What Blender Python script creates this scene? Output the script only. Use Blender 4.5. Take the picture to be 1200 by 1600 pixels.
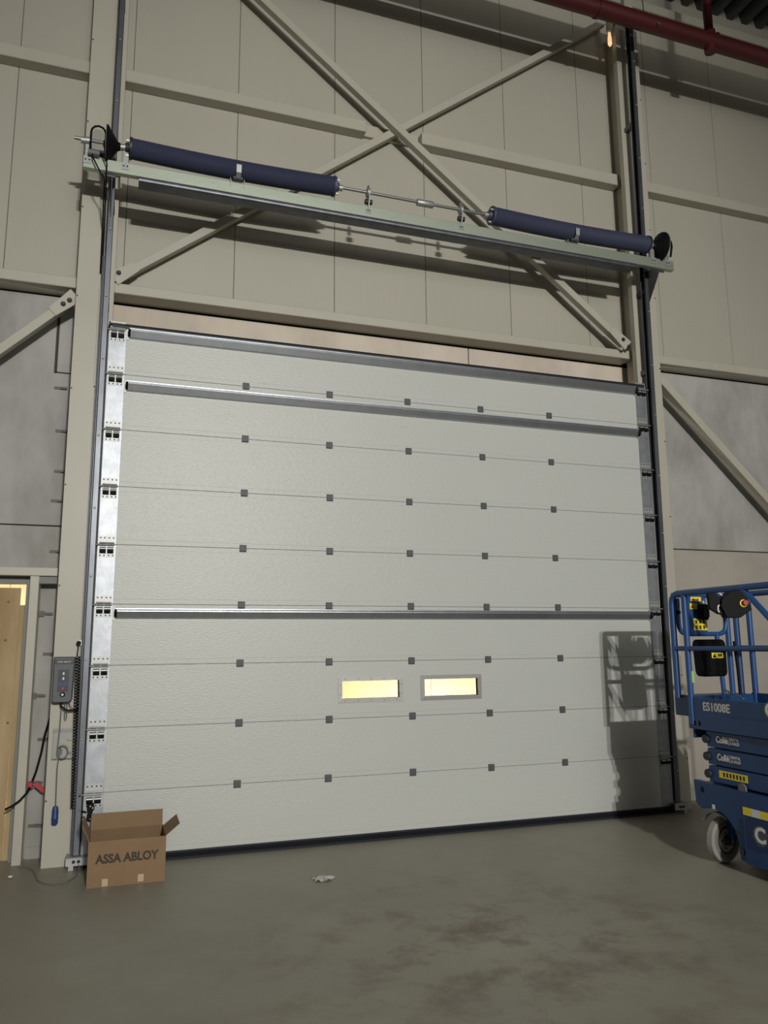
import bpy, math, random
from mathutils import Matrix, Vector
random.seed(7)
for o in list(bpy.data.objects): bpy.data.objects.remove(o)
SC = bpy.context.scene
COL = SC.collection

# ---------------------------------------------------------------- camera
F_PX = 1211.27
cam_d = bpy.data.cameras.new('camera'); cam = bpy.data.objects.new('camera', cam_d); COL.objects.link(cam)
cam_d.sensor_fit = 'HORIZONTAL'; cam_d.sensor_width = 36.0; cam_d.lens = F_PX * 36.0 / 1200.0
cam_d.clip_start = 0.05; cam_d.clip_end = 200
RX = Vector((0.9467399277, -0.3218900795, -0.0083836749))
RY = Vector((0.0461726609, 0.1614777684, -0.9857956257))
RZ = Vector((0.3186716094, 0.9329049828, 0.1677399722))
m = Matrix(((RX.x, -RY.x, -RZ.x, -1.113), (RX.y, -RY.y, -RZ.y, -7.493), (RX.z, -RY.z, -RZ.z, 1.864), (0, 0, 0, 1)))
cam.matrix_world = m
SC.camera = cam

# ---------------------------------------------------------------- world, hall floodlights, exposure
W = bpy.data.worlds.new('world'); SC.world = W; W.use_nodes = True
W.node_tree.nodes['Background'].inputs[0].default_value = (1.0, 0.95, 0.88, 1)
W.node_tree.nodes['Background'].inputs[1].default_value = 0.17
SC.view_settings.view_transform = 'Standard'; SC.view_settings.look = 'None'
SC.view_settings.gamma = 1.0; SC.view_settings.use_curve_mapping = False
SC.view_settings.exposure = 0.0

def spot(name, loc, target, power, half, size, col):
    d = bpy.data.lights.new(name, 'SPOT'); d.energy = power; d.spot_size = 2 * math.radians(half); d.spot_blend = 1.0
    d.shadow_soft_size = size; d.color = col
    o = bpy.data.objects.new(name, d); COL.objects.link(o); o.location = loc
    o.rotation_euler = (Vector(target) - Vector(loc)).to_track_quat('-Z', 'Y').to_euler()
    return o
LCOL = (1.0, 0.985, 0.93)
spot('hall_floodlight', (0.36, -20.8, 6.63), (1.8, 0, 3.4), 4950, 27, 0.10, LCOL)
spot('hall_floodlight', (0.92, -20.8, 6.63), (1.8, 0, 3.4), 4950, 27, 0.10, LCOL)
# unseen fill light added far behind the camera to lift the shadow tones
fb = bpy.data.lights.new('hall_fill_light', 'AREA'); fb.shape = 'RECTANGLE'; fb.size = 7.0; fb.size_y = 5.0; fb.energy = 620; fb.color = LCOL
fo = bpy.data.objects.new('hall_fill_light', fb); COL.objects.link(fo); fo.location = (1.5, -21.5, 8.0)
fo.rotation_euler = (Vector((1.8, 0, 4.5)) - Vector(fo.location)).to_track_quat('-Z', 'Y').to_euler()
# unseen warm fill lights added outside the door to brighten the boards
for loc, pw in (((2.6, 0.95, 0.35), 235), ((-2.3, 1.05, 0.5), 330)):
    yd = bpy.data.lights.new('yard_fill_light', 'POINT'); yd.energy = pw; yd.color = (1.0, 0.90, 0.74); yd.shadow_soft_size = 0.15
    yo = bpy.data.objects.new('yard_fill_light', yd); COL.objects.link(yo); yo.location = loc

# ---------------------------------------------------------------- materials
def srgb(r, g, b):
    def c(v):
        v /= 255.0
        return v / 12.92 if v <= 0.04045 else ((v + 0.055) / 1.055) ** 2.4
    return (c(r), c(g), c(b), 1.0)

MATS = {}
def mat(name, col, rough=0.6, metal=0.0, var=0.0, vscale=(3, 3, 3), bump=0.0, bscale=(60, 60, 60), emit=0.0, spec=0.5, col2=None, detail=4):
    if name in MATS: return MATS[name]
    M = bpy.data.materials.new(name); M.use_nodes = True
    nt = M.node_tree; b = nt.nodes['Principled BSDF']
    b.inputs['Base Color'].default_value = col; b.inputs['Roughness'].default_value = rough
    b.inputs['Metallic'].default_value = metal; b.inputs['Specular IOR Level'].default_value = spec
    if var or bump:
        tc = nt.nodes.new('ShaderNodeTexCoord')
    if var:
        mp = nt.nodes.new('ShaderNodeMapping'); mp.inputs['Scale'].default_value = vscale
        nz = nt.nodes.new('ShaderNodeTexNoise'); nz.inputs['Scale'].default_value = 1.0; nz.inputs['Detail'].default_value = detail
        nz.inputs['Roughness'].default_value = 0.6
        rp = nt.nodes.new('ShaderNodeValToRGB')
        c2 = col2 or tuple(x * (1 - var) for x in col[:3]) + (1,)
        rp.color_ramp.elements[0].color = c2; rp.color_ramp.elements[1].color = col
        rp.color_ramp.elements[0].position = 0.35; rp.color_ramp.elements[1].position = 0.62
        nt.links.new(tc.outputs['Object'], mp.inputs[0]); nt.links.new(mp.outputs[0], nz.inputs['Vector'])
        nt.links.new(nz.outputs['Fac'], rp.inputs[0]); nt.links.new(rp.outputs[0], b.inputs['Base Color'])
    if bump:
        mp2 = nt.nodes.new('ShaderNodeMapping'); mp2.inputs['Scale'].default_value = bscale
        n2 = nt.nodes.new('ShaderNodeTexNoise'); n2.inputs['Scale'].default_value = 1.0; n2.inputs['Detail'].default_value = 3
        bp = nt.nodes.new('ShaderNodeBump'); bp.inputs['Strength'].default_value = bump; bp.inputs['Distance'].default_value = 0.01
        nt.links.new(tc.outputs['Object'], mp2.inputs[0]); nt.links.new(mp2.outputs[0], n2.inputs['Vector'])
        nt.links.new(n2.outputs['Fac'], bp.inputs['Height']); nt.links.new(bp.outputs[0], b.inputs['Normal'])
    if emit:
        b.inputs['Emission Color'].default_value = col; b.inputs['Emission Strength'].default_value = emit
    MATS[name] = M
    return M

PAINT = mat('cream_steel_paint', srgb(176, 172, 158), 0.45, 0, 0.05, (1.5, 1.5, 1.5), 0.04, (25, 25, 25))
CLAD = mat('cladding_paint', srgb(170, 166, 153), 0.5, 0, 0.05, (0.6, 0.6, 0.4), 0.14, (70, 70, 0.3))
DOORW = mat('white_door_paint', srgb(185, 187, 182), 0.41, 0, 0.02, (0.8, 0.8, 1.5), 0.26, (24, 24, 105), spec=0.5)
CONC = mat('grey_concrete', srgb(168, 167, 163), 0.85, 0, 0.35, (1.6, 1.6, 0.8), 0.12, (40, 40, 40), col2=srgb(142, 140, 135))
CONCW = mat('warm_concrete', srgb(206, 195, 180), 0.85, 0, 0.2, (1.6, 1.6, 0.7), 0.10, (40, 40, 40), col2=srgb(188, 177, 162))
GALV = mat('galvanised_steel', srgb(162, 165, 170), 0.48, 0.9, 0.18, (9, 9, 9), 0.05, (50, 50, 14))
GALVD = mat('galvanised_track_steel', srgb(112, 115, 121), 0.44, 0.85, 0.25, (7, 7, 2), 0.04, (40, 40, 8))
ZINC = mat('zinc_beam_steel', srgb(178, 186, 172), 0.46, 0.82, 0.1, (3, 9, 9), 0.05, (30, 30, 30), col2=srgb(174, 182, 166))
RAILM = mat('bright_rail_steel', srgb(176, 180, 184), 0.36, 0.9, 0.1, (9, 9, 9))
PLATE = mat('zinc_hardware', srgb(172, 173, 172), 0.5, 0.7, 0.1, (20, 20, 20))
DARKM = mat('dark_hardware', srgb(48, 50, 54), 0.5, 0.3)
HINGE = mat('grey_hinge_cover', srgb(76, 76, 80), 0.55)
BLACK = mat('black_plastic', srgb(15, 16, 18), 0.6, spec=0.15)
RUBBER = mat('black_rubber', srgb(28, 30, 36), 0.6)
SPRING = mat('navy_spring_coating', srgb(66, 70, 94), 0.5, 0.1, 0.12, (3, 20, 20))
CTRL = mat('control_box_plastic', srgb(80, 83, 88), 0.5)
CTRLD = mat('control_panel_dark', srgb(36, 39, 46), 0.45)
BLUEP = mat('control_blue', srgb(44, 62, 96), 0.5)
REDP = mat('red_plastic', srgb(176, 40, 48), 0.5)
WHITEP = mat('white_plastic', srgb(222, 222, 216), 0.5)
GREYC = mat('grey_cable', srgb(104, 104, 104), 0.6)
CARD = mat('brown_cardboard', srgb(134, 108, 80), 0.85, 0, 0.08, (6, 6, 6), 0.05, (60, 60, 10))
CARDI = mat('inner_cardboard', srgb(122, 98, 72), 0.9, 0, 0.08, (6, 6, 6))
INK = mat('dark_print', srgb(62, 54, 48), 0.8)
TAPE = mat('pale_tape', srgb(180, 160, 132), 0.35)
LIFTB = mat('blue_lift_paint', srgb(24, 64, 112), 0.45, 0, 0.15, (4, 4, 4))
LIFTL = mat('blue_platform_paint', srgb(35, 76, 132), 0.42, 0, 0.12, (6, 6, 6))
YEL = mat('yellow_sticker', srgb(236, 214, 60), 0.5)
WHT = mat('white_sticker', srgb(220, 220, 218), 0.5)
TYRE = mat('grey_tyre', srgb(150, 147, 140), 0.75, 0, 0.2, (10, 10, 10))
HUB = mat('dark_hub', srgb(40, 38, 37), 0.6)
PIPE = mat('dark_red_pipe', srgb(78, 26, 28), 0.45, 0, 0.12, (4, 4, 4))
ROOF = mat('dark_roof_deck', srgb(70, 72, 72), 0.5, 0.2)
PLYW = mat('plywood', srgb(178, 157, 119), 0.75, 0, 0.25, (2.4, 2.4, 0.5), 0.05, (60, 60, 8), col2=srgb(150, 125, 88))
KNOT = mat('plywood_knot', srgb(126, 92, 60), 0.8)
HOARD = mat('pale_timber_boards', srgb(236, 222, 188), 0.75, 0, 0.10, (14, 14, 0.6))
CLIPM = mat('anchor_steel', srgb(92, 90, 85), 0.6, 0.2)
PAPER = mat('printed_paper', srgb(196, 194, 186), 0.7)
ORANGE = mat('amber_light', srgb(214, 170, 90), 0.4)

def glass(name, rough, mixf, tint=(1, 1, 1, 1)):
    M = bpy.data.materials.new(name); M.use_nodes = True; nt = M.node_tree
    for n in list(nt.nodes): nt.nodes.remove(n)
    out = nt.nodes.new('ShaderNodeOutputMaterial'); mx = nt.nodes.new('ShaderNodeMixShader')
    tr = nt.nodes.new('ShaderNodeBsdfTransparent'); tr.inputs[0].default_value = tint
    gl = nt.nodes.new('ShaderNodeBsdfGlossy'); gl.inputs['Roughness'].default_value = rough
    mx.inputs[0].default_value = mixf
    nt.links.new(tr.outputs[0], mx.inputs[1]); nt.links.new(gl.outputs[0], mx.inputs[2]); nt.links.new(mx.outputs[0], out.inputs[0])
    return M
PANE = glass('acrylic_pane', 0.05, 0.06, (0.97, 0.97, 0.95, 1))
FILM = glass('clear_film', 0.25, 0.16, (0.93, 0.93, 0.93, 1))

def floor_material():
    M = bpy.data.materials.new('concrete_floor'); M.use_nodes = True; nt = M.node_tree; b = nt.nodes['Principled BSDF']
    tc = nt.nodes.new('ShaderNodeTexCoord')
    def noise(scale, det, rough=0.55, vec=None):
        n = nt.nodes.new('ShaderNodeTexNoise'); n.inputs['Scale'].default_value = scale; n.inputs['Detail'].default_value = det
        n.inputs['Roughness'].default_value = rough; nt.links.new(vec or tc.outputs['Object'], n.inputs['Vector']); return n
    def ramp(src, p0, c0, p1, c1):
        r = nt.nodes.new('ShaderNodeValToRGB'); r.color_ramp.elements[0].position = p0; r.color_ramp.elements[0].color = c0
        r.color_ramp.elements[1].position = p1; r.color_ramp.elements[1].color = c1; nt.links.new(src, r.inputs[0]); return r
    base = ramp(noise(0.9, 6).outputs['Fac'], 0.3, srgb(136, 132, 118), 0.7, srgb(150, 146, 131))
    # brownish dried-mud stains, gathered around the trodden part of the floor
    st = ramp(noise(2.6, 9, 0.7).outputs['Fac'], 0.47, (0, 0, 0, 1), 0.66, (1, 1, 1, 1))
    mp = nt.nodes.new('ShaderNodeMapping'); mp.vector_type = 'TEXTURE'
    mp.inputs['Location'].default_value = (1.25, -2.75, 0); mp.inputs['Scale'].default_value = (2.2, 1.9, 1)
    nt.links.new(tc.outputs['Object'], mp.inputs[0])
    gr = nt.nodes.new('ShaderNodeTexGradient'); gr.gradient_type = 'SPHERICAL'; nt.links.new(mp.outputs[0], gr.inputs[0])
    mul = nt.nodes.new('ShaderNodeMath'); mul.operation = 'MULTIPLY'
    nt.links.new(st.outputs[0], mul.inputs[0]); nt.links.new(gr.outputs['Fac'], mul.inputs[1])
    mx = nt.nodes.new('ShaderNodeMix'); mx.data_type = 'RGBA'
    nt.links.new(mul.outputs[0], mx.inputs[0]); nt.links.new(base.outputs[0], mx.inputs[6]); mx.inputs[7].default_value = srgb(100, 80, 60)
    nt.links.new(mx.outputs[2], b.inputs['Base Color'])
    rr = ramp(noise(1.7, 5).outputs['Fac'], 0.3, (0.42, 0.42, 0.42, 1), 0.7, (0.58, 0.58, 0.58, 1))
    nt.links.new(rr.outputs[0], b.inputs['Roughness']); b.inputs['Specular IOR Level'].default_value = 0.5
    bp = nt.nodes.new('ShaderNodeBump'); bp.inputs['Strength'].default_value = 0.04; bp.inputs['Distance'].default_value = 0.01
    nt.links.new(noise(14, 4).outputs['Fac'], bp.inputs['Height']); nt.links.new(bp.outputs[0], b.inputs['Normal'])
    return M
FLOORM = floor_material()

# ---------------------------------------------------------------- mesh helpers
class MB:
    def __init__(s): s.v = []; s.f = []
    def box(s, x0, x1, y0, y1, z0, z1):
        n = len(s.v)
        s.v += [(x0, y0, z0), (x1, y0, z0), (x1, y1, z0), (x0, y1, z0), (x0, y0, z1), (x1, y0, z1), (x1, y1, z1), (x0, y1, z1)]
        s.f += [tuple(n + i for i in q) for q in ((0, 3, 2, 1), (4, 5, 6, 7), (0, 1, 5, 4), (1, 2, 6, 5), (2, 3, 7, 6), (3, 0, 4, 7))]
        return s
    def prism(s, poly, a, b, ax='x'):
        """extrude a closed 2-D outline along an axis. x: (y,z), y: (x,z), z: (x,y)"""
        n = len(s.v); k = len(poly)
        def P(p, t): return (t, p[0], p[1]) if ax == 'x' else (p[0], t, p[1]) if ax == 'y' else (p[0], p[1], t)
        s.v += [P(p, a) for p in poly] + [P(p, b) for p in poly]
        s.f += [tuple(n + i for i in range(k))[::-1], tuple(n + k + i for i in range(k))]
        for i in range(k):
            j = (i + 1) % k; s.f.append((n + i, n + j, n + k + j, n + k + i))
        return s
    def strip(s, path, th, a, b, ax='x'):
        """a bent sheet: open 2-D path with thickness th, extruded along an axis"""
        L = []; Rr = []
        for i, p in enumerate(path):
            q0 = path[max(0, i - 1)]; q1 = path[min(len(path) - 1, i + 1)]
            d = Vector((q1[0] - q0[0], q1[1] - q0[1])); d.normalize(); nn = Vector((-d.y, d.x)) * th / 2
            L.append((p[0] + nn.x, p[1] + nn.y)); Rr.append((p[0] - nn.x, p[1] - nn.y))
        n = len(s.v); k = len(path)
        def P(p, t): return (t, p[0], p[1]) if ax == 'x' else (p[0], t, p[1]) if ax == 'y' else (p[0], p[1], t)
        for t in (a, b): s.v += [P(p, t) for p in L] + [P(p, t) for p in Rr]
        o = 2 * k
        for i in range(k - 1):
            s.f += [(n + i, n + i + 1, n + o + i + 1, n + o + i), (n + k + i + 1, n + k + i, n + o + k + i, n + o + k + i + 1),
                    (n + i, n + k + i, n + k + i + 1, n + i + 1), (n + o + i, n + o + i + 1, n + o + k + i + 1, n + o + k + i)]
        s.f += [(n, n + o, n + o + k, n + k), (n + k - 1, n + 2 * k - 1, n + o + 2 * k - 1, n + o + k - 1)]
        return s
    def tube(s, pts, r, seg=10, closed=False, caps=True):
        pts = [Vector(p) for p in pts]; n0 = len(s.v); k = len(pts); prev = None
        rs = r if isinstance(r, (list, tuple)) else [r] * k
        for i, p in enumerate(pts):
            a = pts[i - 1] if (i > 0 or closed) else p; b = pts[(i + 1) % k] if (i < k - 1 or closed) else p
            t = (b - a); t = t.normalized() if t.length > 1e-9 else Vector((0, 0, 1))
            if prev is None:
                u = t.orthogonal().normalized()
            else:
                u = prev - t * prev.dot(t)
                u = u.normalized() if u.length > 1e-6 else t.orthogonal().normalized()
            prev = u; w = t.cross(u)
            for j in range(seg):
                an = 2 * math.pi * j / seg; s.v.append(tuple(p + (u * math.cos(an) + w * math.sin(an)) * rs[i]))
        for i in range(k if closed else k - 1):
            i2 = (i + 1) % k
            for j in range(seg):
                j2 = (j + 1) % seg; s.f.append((n0 + i * seg + j, n0 + i * seg + j2, n0 + i2 * seg + j2, n0 + i2 * seg + j))
        if caps and not closed:
            s.f.append(tuple(n0 + j for j in range(seg))[::-1]); s.f.append(tuple(n0 + (k - 1) * seg + j for j in range(seg)))
        return s
    def lathe(s, prof, c, ax='x', seg=24, cap=True):
        """prof: list of (t along axis, radius)"""
        c = Vector(c); A = {'x': Vector((1, 0, 0)), 'y': Vector((0, 1, 0)), 'z': Vector((0, 0, 1))}[ax] if isinstance(ax, str) else Vector(ax).normalized()
        u = A.orthogonal().normalized(); w = A.cross(u); n0 = len(s.v)
        for t, r in prof:
            for j in range(seg):
                an = 2 * math.pi * j / seg; s.v.append(tuple(c + A * t + (u * math.cos(an) + w * math.sin(an)) * max(r, 1e-4)))
        for i in range(len(prof) - 1):
            for j in range(seg):
                j2 = (j + 1) % seg; s.f.append((n0 + i * seg + j, n0 + i * seg + j2, n0 + (i + 1) * seg + j2, n0 + (i + 1) * seg + j))
        if cap:
            s.f.append(tuple(n0 + j for j in range(seg))[::-1]); s.f.append(tuple(n0 + (len(prof) - 1) * seg + j for j in range(seg)))
        return s
    def obox(s, o, ex, ey, ez):
        """box from a corner and three edge vectors"""
        o, ex, ey, ez = map(Vector, (o, ex, ey, ez)); n = len(s.v)
        for dz in (0, 1):
            for dx, dy in ((0, 0), (1, 0), (1, 1), (0, 1)): s.v.append(tuple(o + ex * dx + ey * dy + ez * dz))
        s.f += [tuple(n + i for i in q) for q in ((0, 3, 2, 1), (4, 5, 6, 7), (0, 1, 5, 4), (1, 2, 6, 5), (2, 3, 7, 6), (3, 0, 4, 7))]
        return s
    def mesh(s, name, material, smooth=False, bevel=0):
        me = bpy.data.meshes.new(name); me.from_pydata(s.v, [], s.f); me.update()
        import bmesh
        bm = bmesh.new(); bm.from_mesh(me); bmesh.ops.recalc_face_normals(bm, faces=bm.faces)
        if bevel: bmesh.ops.bevel(bm, geom=list(bm.edges), offset=bevel, segments=1, affect='EDGES')
        bm.to_mesh(me); bm.free()
        me.materials.append(material)
        if smooth:
            me.polygons.foreach_set('use_smooth', [True] * len(me.polygons))
            try: me.set_sharp_from_angle(angle=math.radians(40))
            except Exception: pass
        return me
    def build(s, name, material, parent=None, smooth=False, bevel=0, loc=None):
        return link(name, s.mesh(name, material, smooth, bevel), parent, loc)

def link(name, me, parent=None, loc=None, rot=None):
    o = bpy.data.objects.new(name, me); COL.objects.link(o)
    if parent is not None: o.parent = parent
    if loc is not None: o.location = loc
    if rot is not None: o.rotation_euler = rot
    return o
def tag(o, label, cat, group=None):
    o['label'] = label; o['category'] = cat
    if group: o['group'] = group
    return o
def thing(name, label, cat, loc=(0, 0, 0), group=None):
    o = bpy.data.objects.new(name, None); COL.objects.link(o); o.location = loc; o.empty_display_size = 0.1
    return tag(o, label, cat, group)
def structure(o, label=None):
    o['kind'] = 'structure'
    if label: o['label'] = label
    return o
def sempty(name, label=None):
    o = bpy.data.objects.new(name, None); COL.objects.link(o); return structure(o, label)
def text(name, body, size, material, loc, face='-y', parent=None, bold=0.0, depth=0.0008, sx=1.0, rotz=0.0, align='CENTER'):
    c = bpy.data.curves.new(name, 'FONT'); c.body = body; c.size = size; c.extrude = depth; c.offset = bold
    c.align_x = align; c.align_y = 'CENTER'; c.resolution_u = 3
    t = bpy.data.objects.new(name + '_tmp', c); COL.objects.link(t)
    dg = bpy.context.evaluated_depsgraph_get(); dg.update()
    me = bpy.data.meshes.new_from_object(t.evaluated_get(dg)); bpy.data.objects.remove(t)
    me.materials.clear(); me.materials.append(material)
    if face == '-y': Mx = Matrix(((1, 0, 0), (0, 0, -1), (0, 1, 0)))
    else: Mx = Matrix(((0, 0, -1), (-1, 0, 0), (0, 1, 0)))
    Mx = Mx.to_4x4() @ Matrix.Rotation(rotz, 4, 'Z') @ Matrix.Diagonal((sx, 1, 1, 1))
    me.transform(Mx)
    return link(name, me, parent, loc)

# ================================================================= SETTING
# ---- floor
b = MB(); b.box(-14, 16, -26, 3.2, -0.2, 0.0)
structure(b.build('floor', FLOORM), 'smooth grey concrete hall floor with brown stains')

# ---- back wall: cladding panels above, precast concrete below
YC, YK = 0.41, 0.48
wall = sempty('wall_back', 'cream vertical cladding panels above grey precast concrete')
xs = [-4.55, -3.44, -2.335, -1.225, -0.10, 1.02, 2.13, 3.24, 4.345, 5.45, 6.58, 7.69, 8.80, 9.91]
for a, c in zip(xs[:-1], xs[1:]):
    p = MB(); p.prism([(a + .0022, YC + .004), (a + .006, YC), (c - .006, YC), (c - .0022, YC + .004), (c - .0022, YC + .10), (a + .0022, YC + .10)], 5.36, 11.4, 'z')
    p.build('wall_panel', CLAD, wall)
MB().box(-4.55, 9.9, YC + .02, YC + .12, 5.36, 11.4).build('panel_core', mat('joint_dark', srgb(96, 92, 82), 0.8), wall)
def conc(x0, x1, z0, z1, m_=CONC, y0=YK):
    return MB().box(x0, x1, y0, y0 + .2, z0, z1).build('concrete_panel', m_, wall, bevel=.006)
conc(-1.335, 2.685, 4.70, 5.325, CONCW); conc(2.695, 4.86, 4.70, 5.325, CONCW)
MB().prism([(-4.55, 3.012), (-1.205, 3.012), (-1.205, 4.532), (-1.812, 4.532), (-1.812, 5.325), (-4.55, 5.325)], YK, YK + .2, 'y').build('concrete_panel', CONC, wall)
conc(-1.800, -1.345, 4.545, 5.325)
conc(-4.55, -1.205, 2.56, 3.0)
conc(-1.905, -1.205, 0, 2.555)
conc(-4.55, -2.95, 0, 2.555)
conc(4.865, 9.9, 3.012, 5.325); conc(4.865, 9.9, 0.0, 3.0, mat('warm_grey_concrete', srgb(166, 159, 150), 0.85, 0, 0.15, (1.1, 1.1, 1.4), 0.1, (40, 40, 40)))
MB().box(-1.80, -1.64, YK - .012, YK + .01, 0, .10).build('plinth_strip', CONC, wall)
MB().box(5.12, 9.9, YK - .012, YK + .01, 0, .12).build('plinth_strip', CONC, wall)
MB().box(-4.55, 9.9, YK + .03, YK + .18, 5.32, 5.37).build('joint_filler', BLACK, wall)

# ---- roof deck
pts = []; x = 0.0
while x < 15:
    pts += [(x, 10.95), (x + .09, 10.95), (x + .13, 11.09), (x + .23, 11.09)]; x += .27
b = MB(); b.strip(pts, .006, -6.0, .42, 'y')
structure(b.build('ceiling', ROOF), 'dark trapezoidal steel roof deck')
b = MB(); b.box(-14, 16, -26, .6, 11.25, 11.3)
structure(b.build('ceiling', ROOF), 'dark roof insulation above the steel deck')

# ---- boarded yard outside, seen through the panes and the side door
hd = thing('timber_hoarding', 'pale lit timber sheets seen through the door panes', 'hoarding', (0, 1.75, 0))
for i in range(8):
    x0 = -3.45 + i * 1.22
    MB().box(x0 + .003, x0 + 1.217, random.uniform(-.004, .004), .03, 0, 3.4).build('board', HOARD, hd)

# ================================================================= STEELWORK
def column(name, label, xo, xi, sgn, ztop, xs2):
    t = thing(name, label, 'column', (0, 0, 0))
    lo, hi = min(xo, xi), max(xo, xi)
    MB().box(lo, hi, .09, .172, 0, ztop).build('flange', PAINT, t, bevel=.003)
    c = (lo + hi) / 2
    MB().box(c - .08, c + .08, .172, YC - .002, 0, ztop).build('web', PAINT, t)
    s0, s1 = min(xs2), max(xs2)
    MB().box(s0, s1, .079, .0905, .02, 4.6).build('cover_strip', PAINT, t, bevel=.002)
    sc = MB().lathe([(-.004, .008), (0, .008)], (0, 0, 0), 'y', 8).mesh('screw', DARKM)
    for k in range(11): link('screw', sc, t, (xo - sgn * -.012, .09, .55 + k * .93))
    return t
column('steel_column', 'broad cream steel column with control box, left of the sectional door', -1.64, -1.295, 1, 10.9, (-1.425, -1.405))
column('steel_column', 'cream steel column right of the sectional door behind blue lift', 5.12, 4.775, -1, 9.95, (4.985, 4.965))
MB().box(4.96, 5.09, .10, .30, 9.952, 10.94).build('post_extension', PAINT)
tag(bpy.data.objects['post_extension'], 'short cream steel post rising behind the red pipe to the roof', 'post')

def beam(label, x0, x1, y0, y1, z0, z1, name='wall_beam'):
    o = MB().box(x0, x1, y0, y1, z0, z1).build(name, PAINT, bevel=.006)
    return tag(o, label, 'beam', 'cream horizontal wall beams')
beam('cream wall beam at upper left edge, left of the column', -4.5, -1.645, .265, YC - .002, 7.735, 7.875)
beam('long cream wall beam from left column to the brace crossing', -1.38, 1.36, .265, YC - .002, 7.735, 7.875)
beam('cream wall beam from the brace crossing to right column', 2.055, 4.83, .265, YC - .002, 7.735, 7.89)
beam('slim recessed cream beam behind the crossing of the braces', 1.365, 2.05, .365, YC - .002, 7.75, 7.905)
beam('upper cream wall beam right of the right column', 5.125, 9.8, .265, YC - .002, 7.74, 7.88)
beam('cream beam over the concrete left of the column', -4.5, -1.645, .25, YK + .02, 5.345, 5.455)
beam('long cream beam directly above the sectional door', -1.38, 4.83, .25, YK + .02, 5.35, 5.455)
beam('cream beam over the concrete right of the right column', 5.125, 9.8, .25, YK + .02, 5.345, 5.455)
beam('cream eaves beam under the roof behind red pipe', 2.0, 9.8, .16, .30, 10.40, 10.53, 'eaves_beam')

def brace(label, p, q, y0, y1, w, plates=()):
    t = thing('diagonal_brace', label, 'brace', (p[0], y0, p[1]), 'cream diagonal wall braces')
    d = Vector((q[0] - p[0], 0, q[1] - p[1])); L = d.length; d.normalize(); n = Vector((-d.z, 0, d.x))
    MB().obox(-n * w / 2, d * L, n * w, (0, y1 - y0, 0)).build('bar', PAINT, t, bevel=.004)
    for (sx, sz), (ax, az), bolts in plates:
        # pointed end plate
        g = MB(); P0 = Vector((sx - p[0], 0, sz - p[1])); P1 = Vector((ax - p[0], 0, az - p[1])); dd = (P1 - P0).normalized(); nn = Vector((-dd.z, 0, dd.x))
        g.prism([((P0 - nn * .05).x, (P0 - nn * .05).z), ((P1 - nn * .075).x, (P1 - nn * .075).z), ((P1 + nn * .075).x, (P1 + nn * .075).z), ((P0 + nn * .05).x, (P0 + nn * .05).z)], -.012, .004, 'y')
        gp = g.build('end_plate', PAINT, t)
        for bx, bz in bolts:
            MB().lathe([(-.034, .014), (-.024, .019), (-.024, .026), (-.012, .026)], (bx - p[0], 0, bz - p[1]), 'y', 6).build('bolt', DARKM, t)
    return t
brace('cream brace running from upper left down to the right column', (-1.269, 10.117), (4.67, 5.501), .15, .238, .085, [((4.47, 5.66), (4.70, 5.47), [(4.63, 5.54), (4.705, 5.455)])])
brace('cream brace rising from left column up to the red pipe', (-1.271, 5.521), (4.734, 10.128), .244, .33, .085, [((-1.10, 5.65), (-1.31, 5.49), [(-1.265, 5.555)])])
brace('short cream brace below the beam at the left edge', (-3.3, 3.62), (-1.66, 5.235), .21, .30, .085, [((-1.85, 5.05), (-1.645, 5.25), [(-1.755, 5.14), (-1.70, 5.185)])])
brace('cream brace falling away right of the right column over concrete', (5.10, 5.24), (8.2, 2.30), .21, .35, .10)

# ---- red sprinkler main and unseen shadow-casting girder
t = thing('sprinkler_pipe', 'dark red steel pipe with branch under the roof', 'pipe', (0, 0, 0))
yp, zp = -.55, 9.43
MB().tube([(-5.0, yp, zp), (9.5, yp, zp)], .102, 20).build('pipe_run', PIPE, t, smooth=True)
MB().tube([(5.72, yp, zp), (5.72, yp, 10.9)], .055, 14).build('branch_pipe', PIPE, t, smooth=True)
MB().lathe([(-.15, .075), (.14, .075)], (5.72, yp, zp), 'z', 16).build('tee_fitting', PIPE, t, smooth=True)
MB().lathe([(-.015, .018), (.02, .018)], (5.83, yp - .03, zp + .12), 'x', 8).build('bolt', PIPE, t)
MB().lathe([(-.02, .115), (.02, .115)], (4.05, yp, zp), 'x', 18).build('coupling', PIPE, t, smooth=True)
MB().tube([(4.84, yp - .125, zp - .09), (4.84, yp, zp + .11), (4.84, yp + .12, zp), (4.84, yp + .15, zp + .5), (4.84, yp + .15, 10.9)], .007, 6).build('hanger_hook', PLATE, t)
t = thing('shadow_girder', 'unseen cream girder added overhead to cast a shadow band on the wall', 'girder', (0, -2.2, 9.34))  # added out of view to throw the upper shadow band
MB().box(-4, 11, -.11, .11, 0, .02).box(-4, 11, -.11, .11, .30, .32).box(-4, 11, -.006, .006, .02, .30).build('girder_section', PAINT, t)
for xx in (-2.0, 7.6):
    MB().box(xx - .05, xx + .05, -.05, .05, .32, 1.44).build('hanger', PAINT, t)

# small translucent hanging piece; emission stands in for the glow it reflects
t = thing('glow_piece', 'small translucent amber piece with painted-in glow hanging beside the top of right column', 'hanging piece', (4.69, .10, 9.62))
MB().box(-.03, .03, -.02, .02, .22, .42).build('piece_bracket', PAINT, t)
MB().lathe([(0, .014), (.03, .028), (.12, .026), (.20, .014)], (0, 0, 0), 'z', 12).build('glow_body', mat('amber_glow', (1.0, .62, .32, 1), .4, emit=0.9), t, smooth=True)

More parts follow.
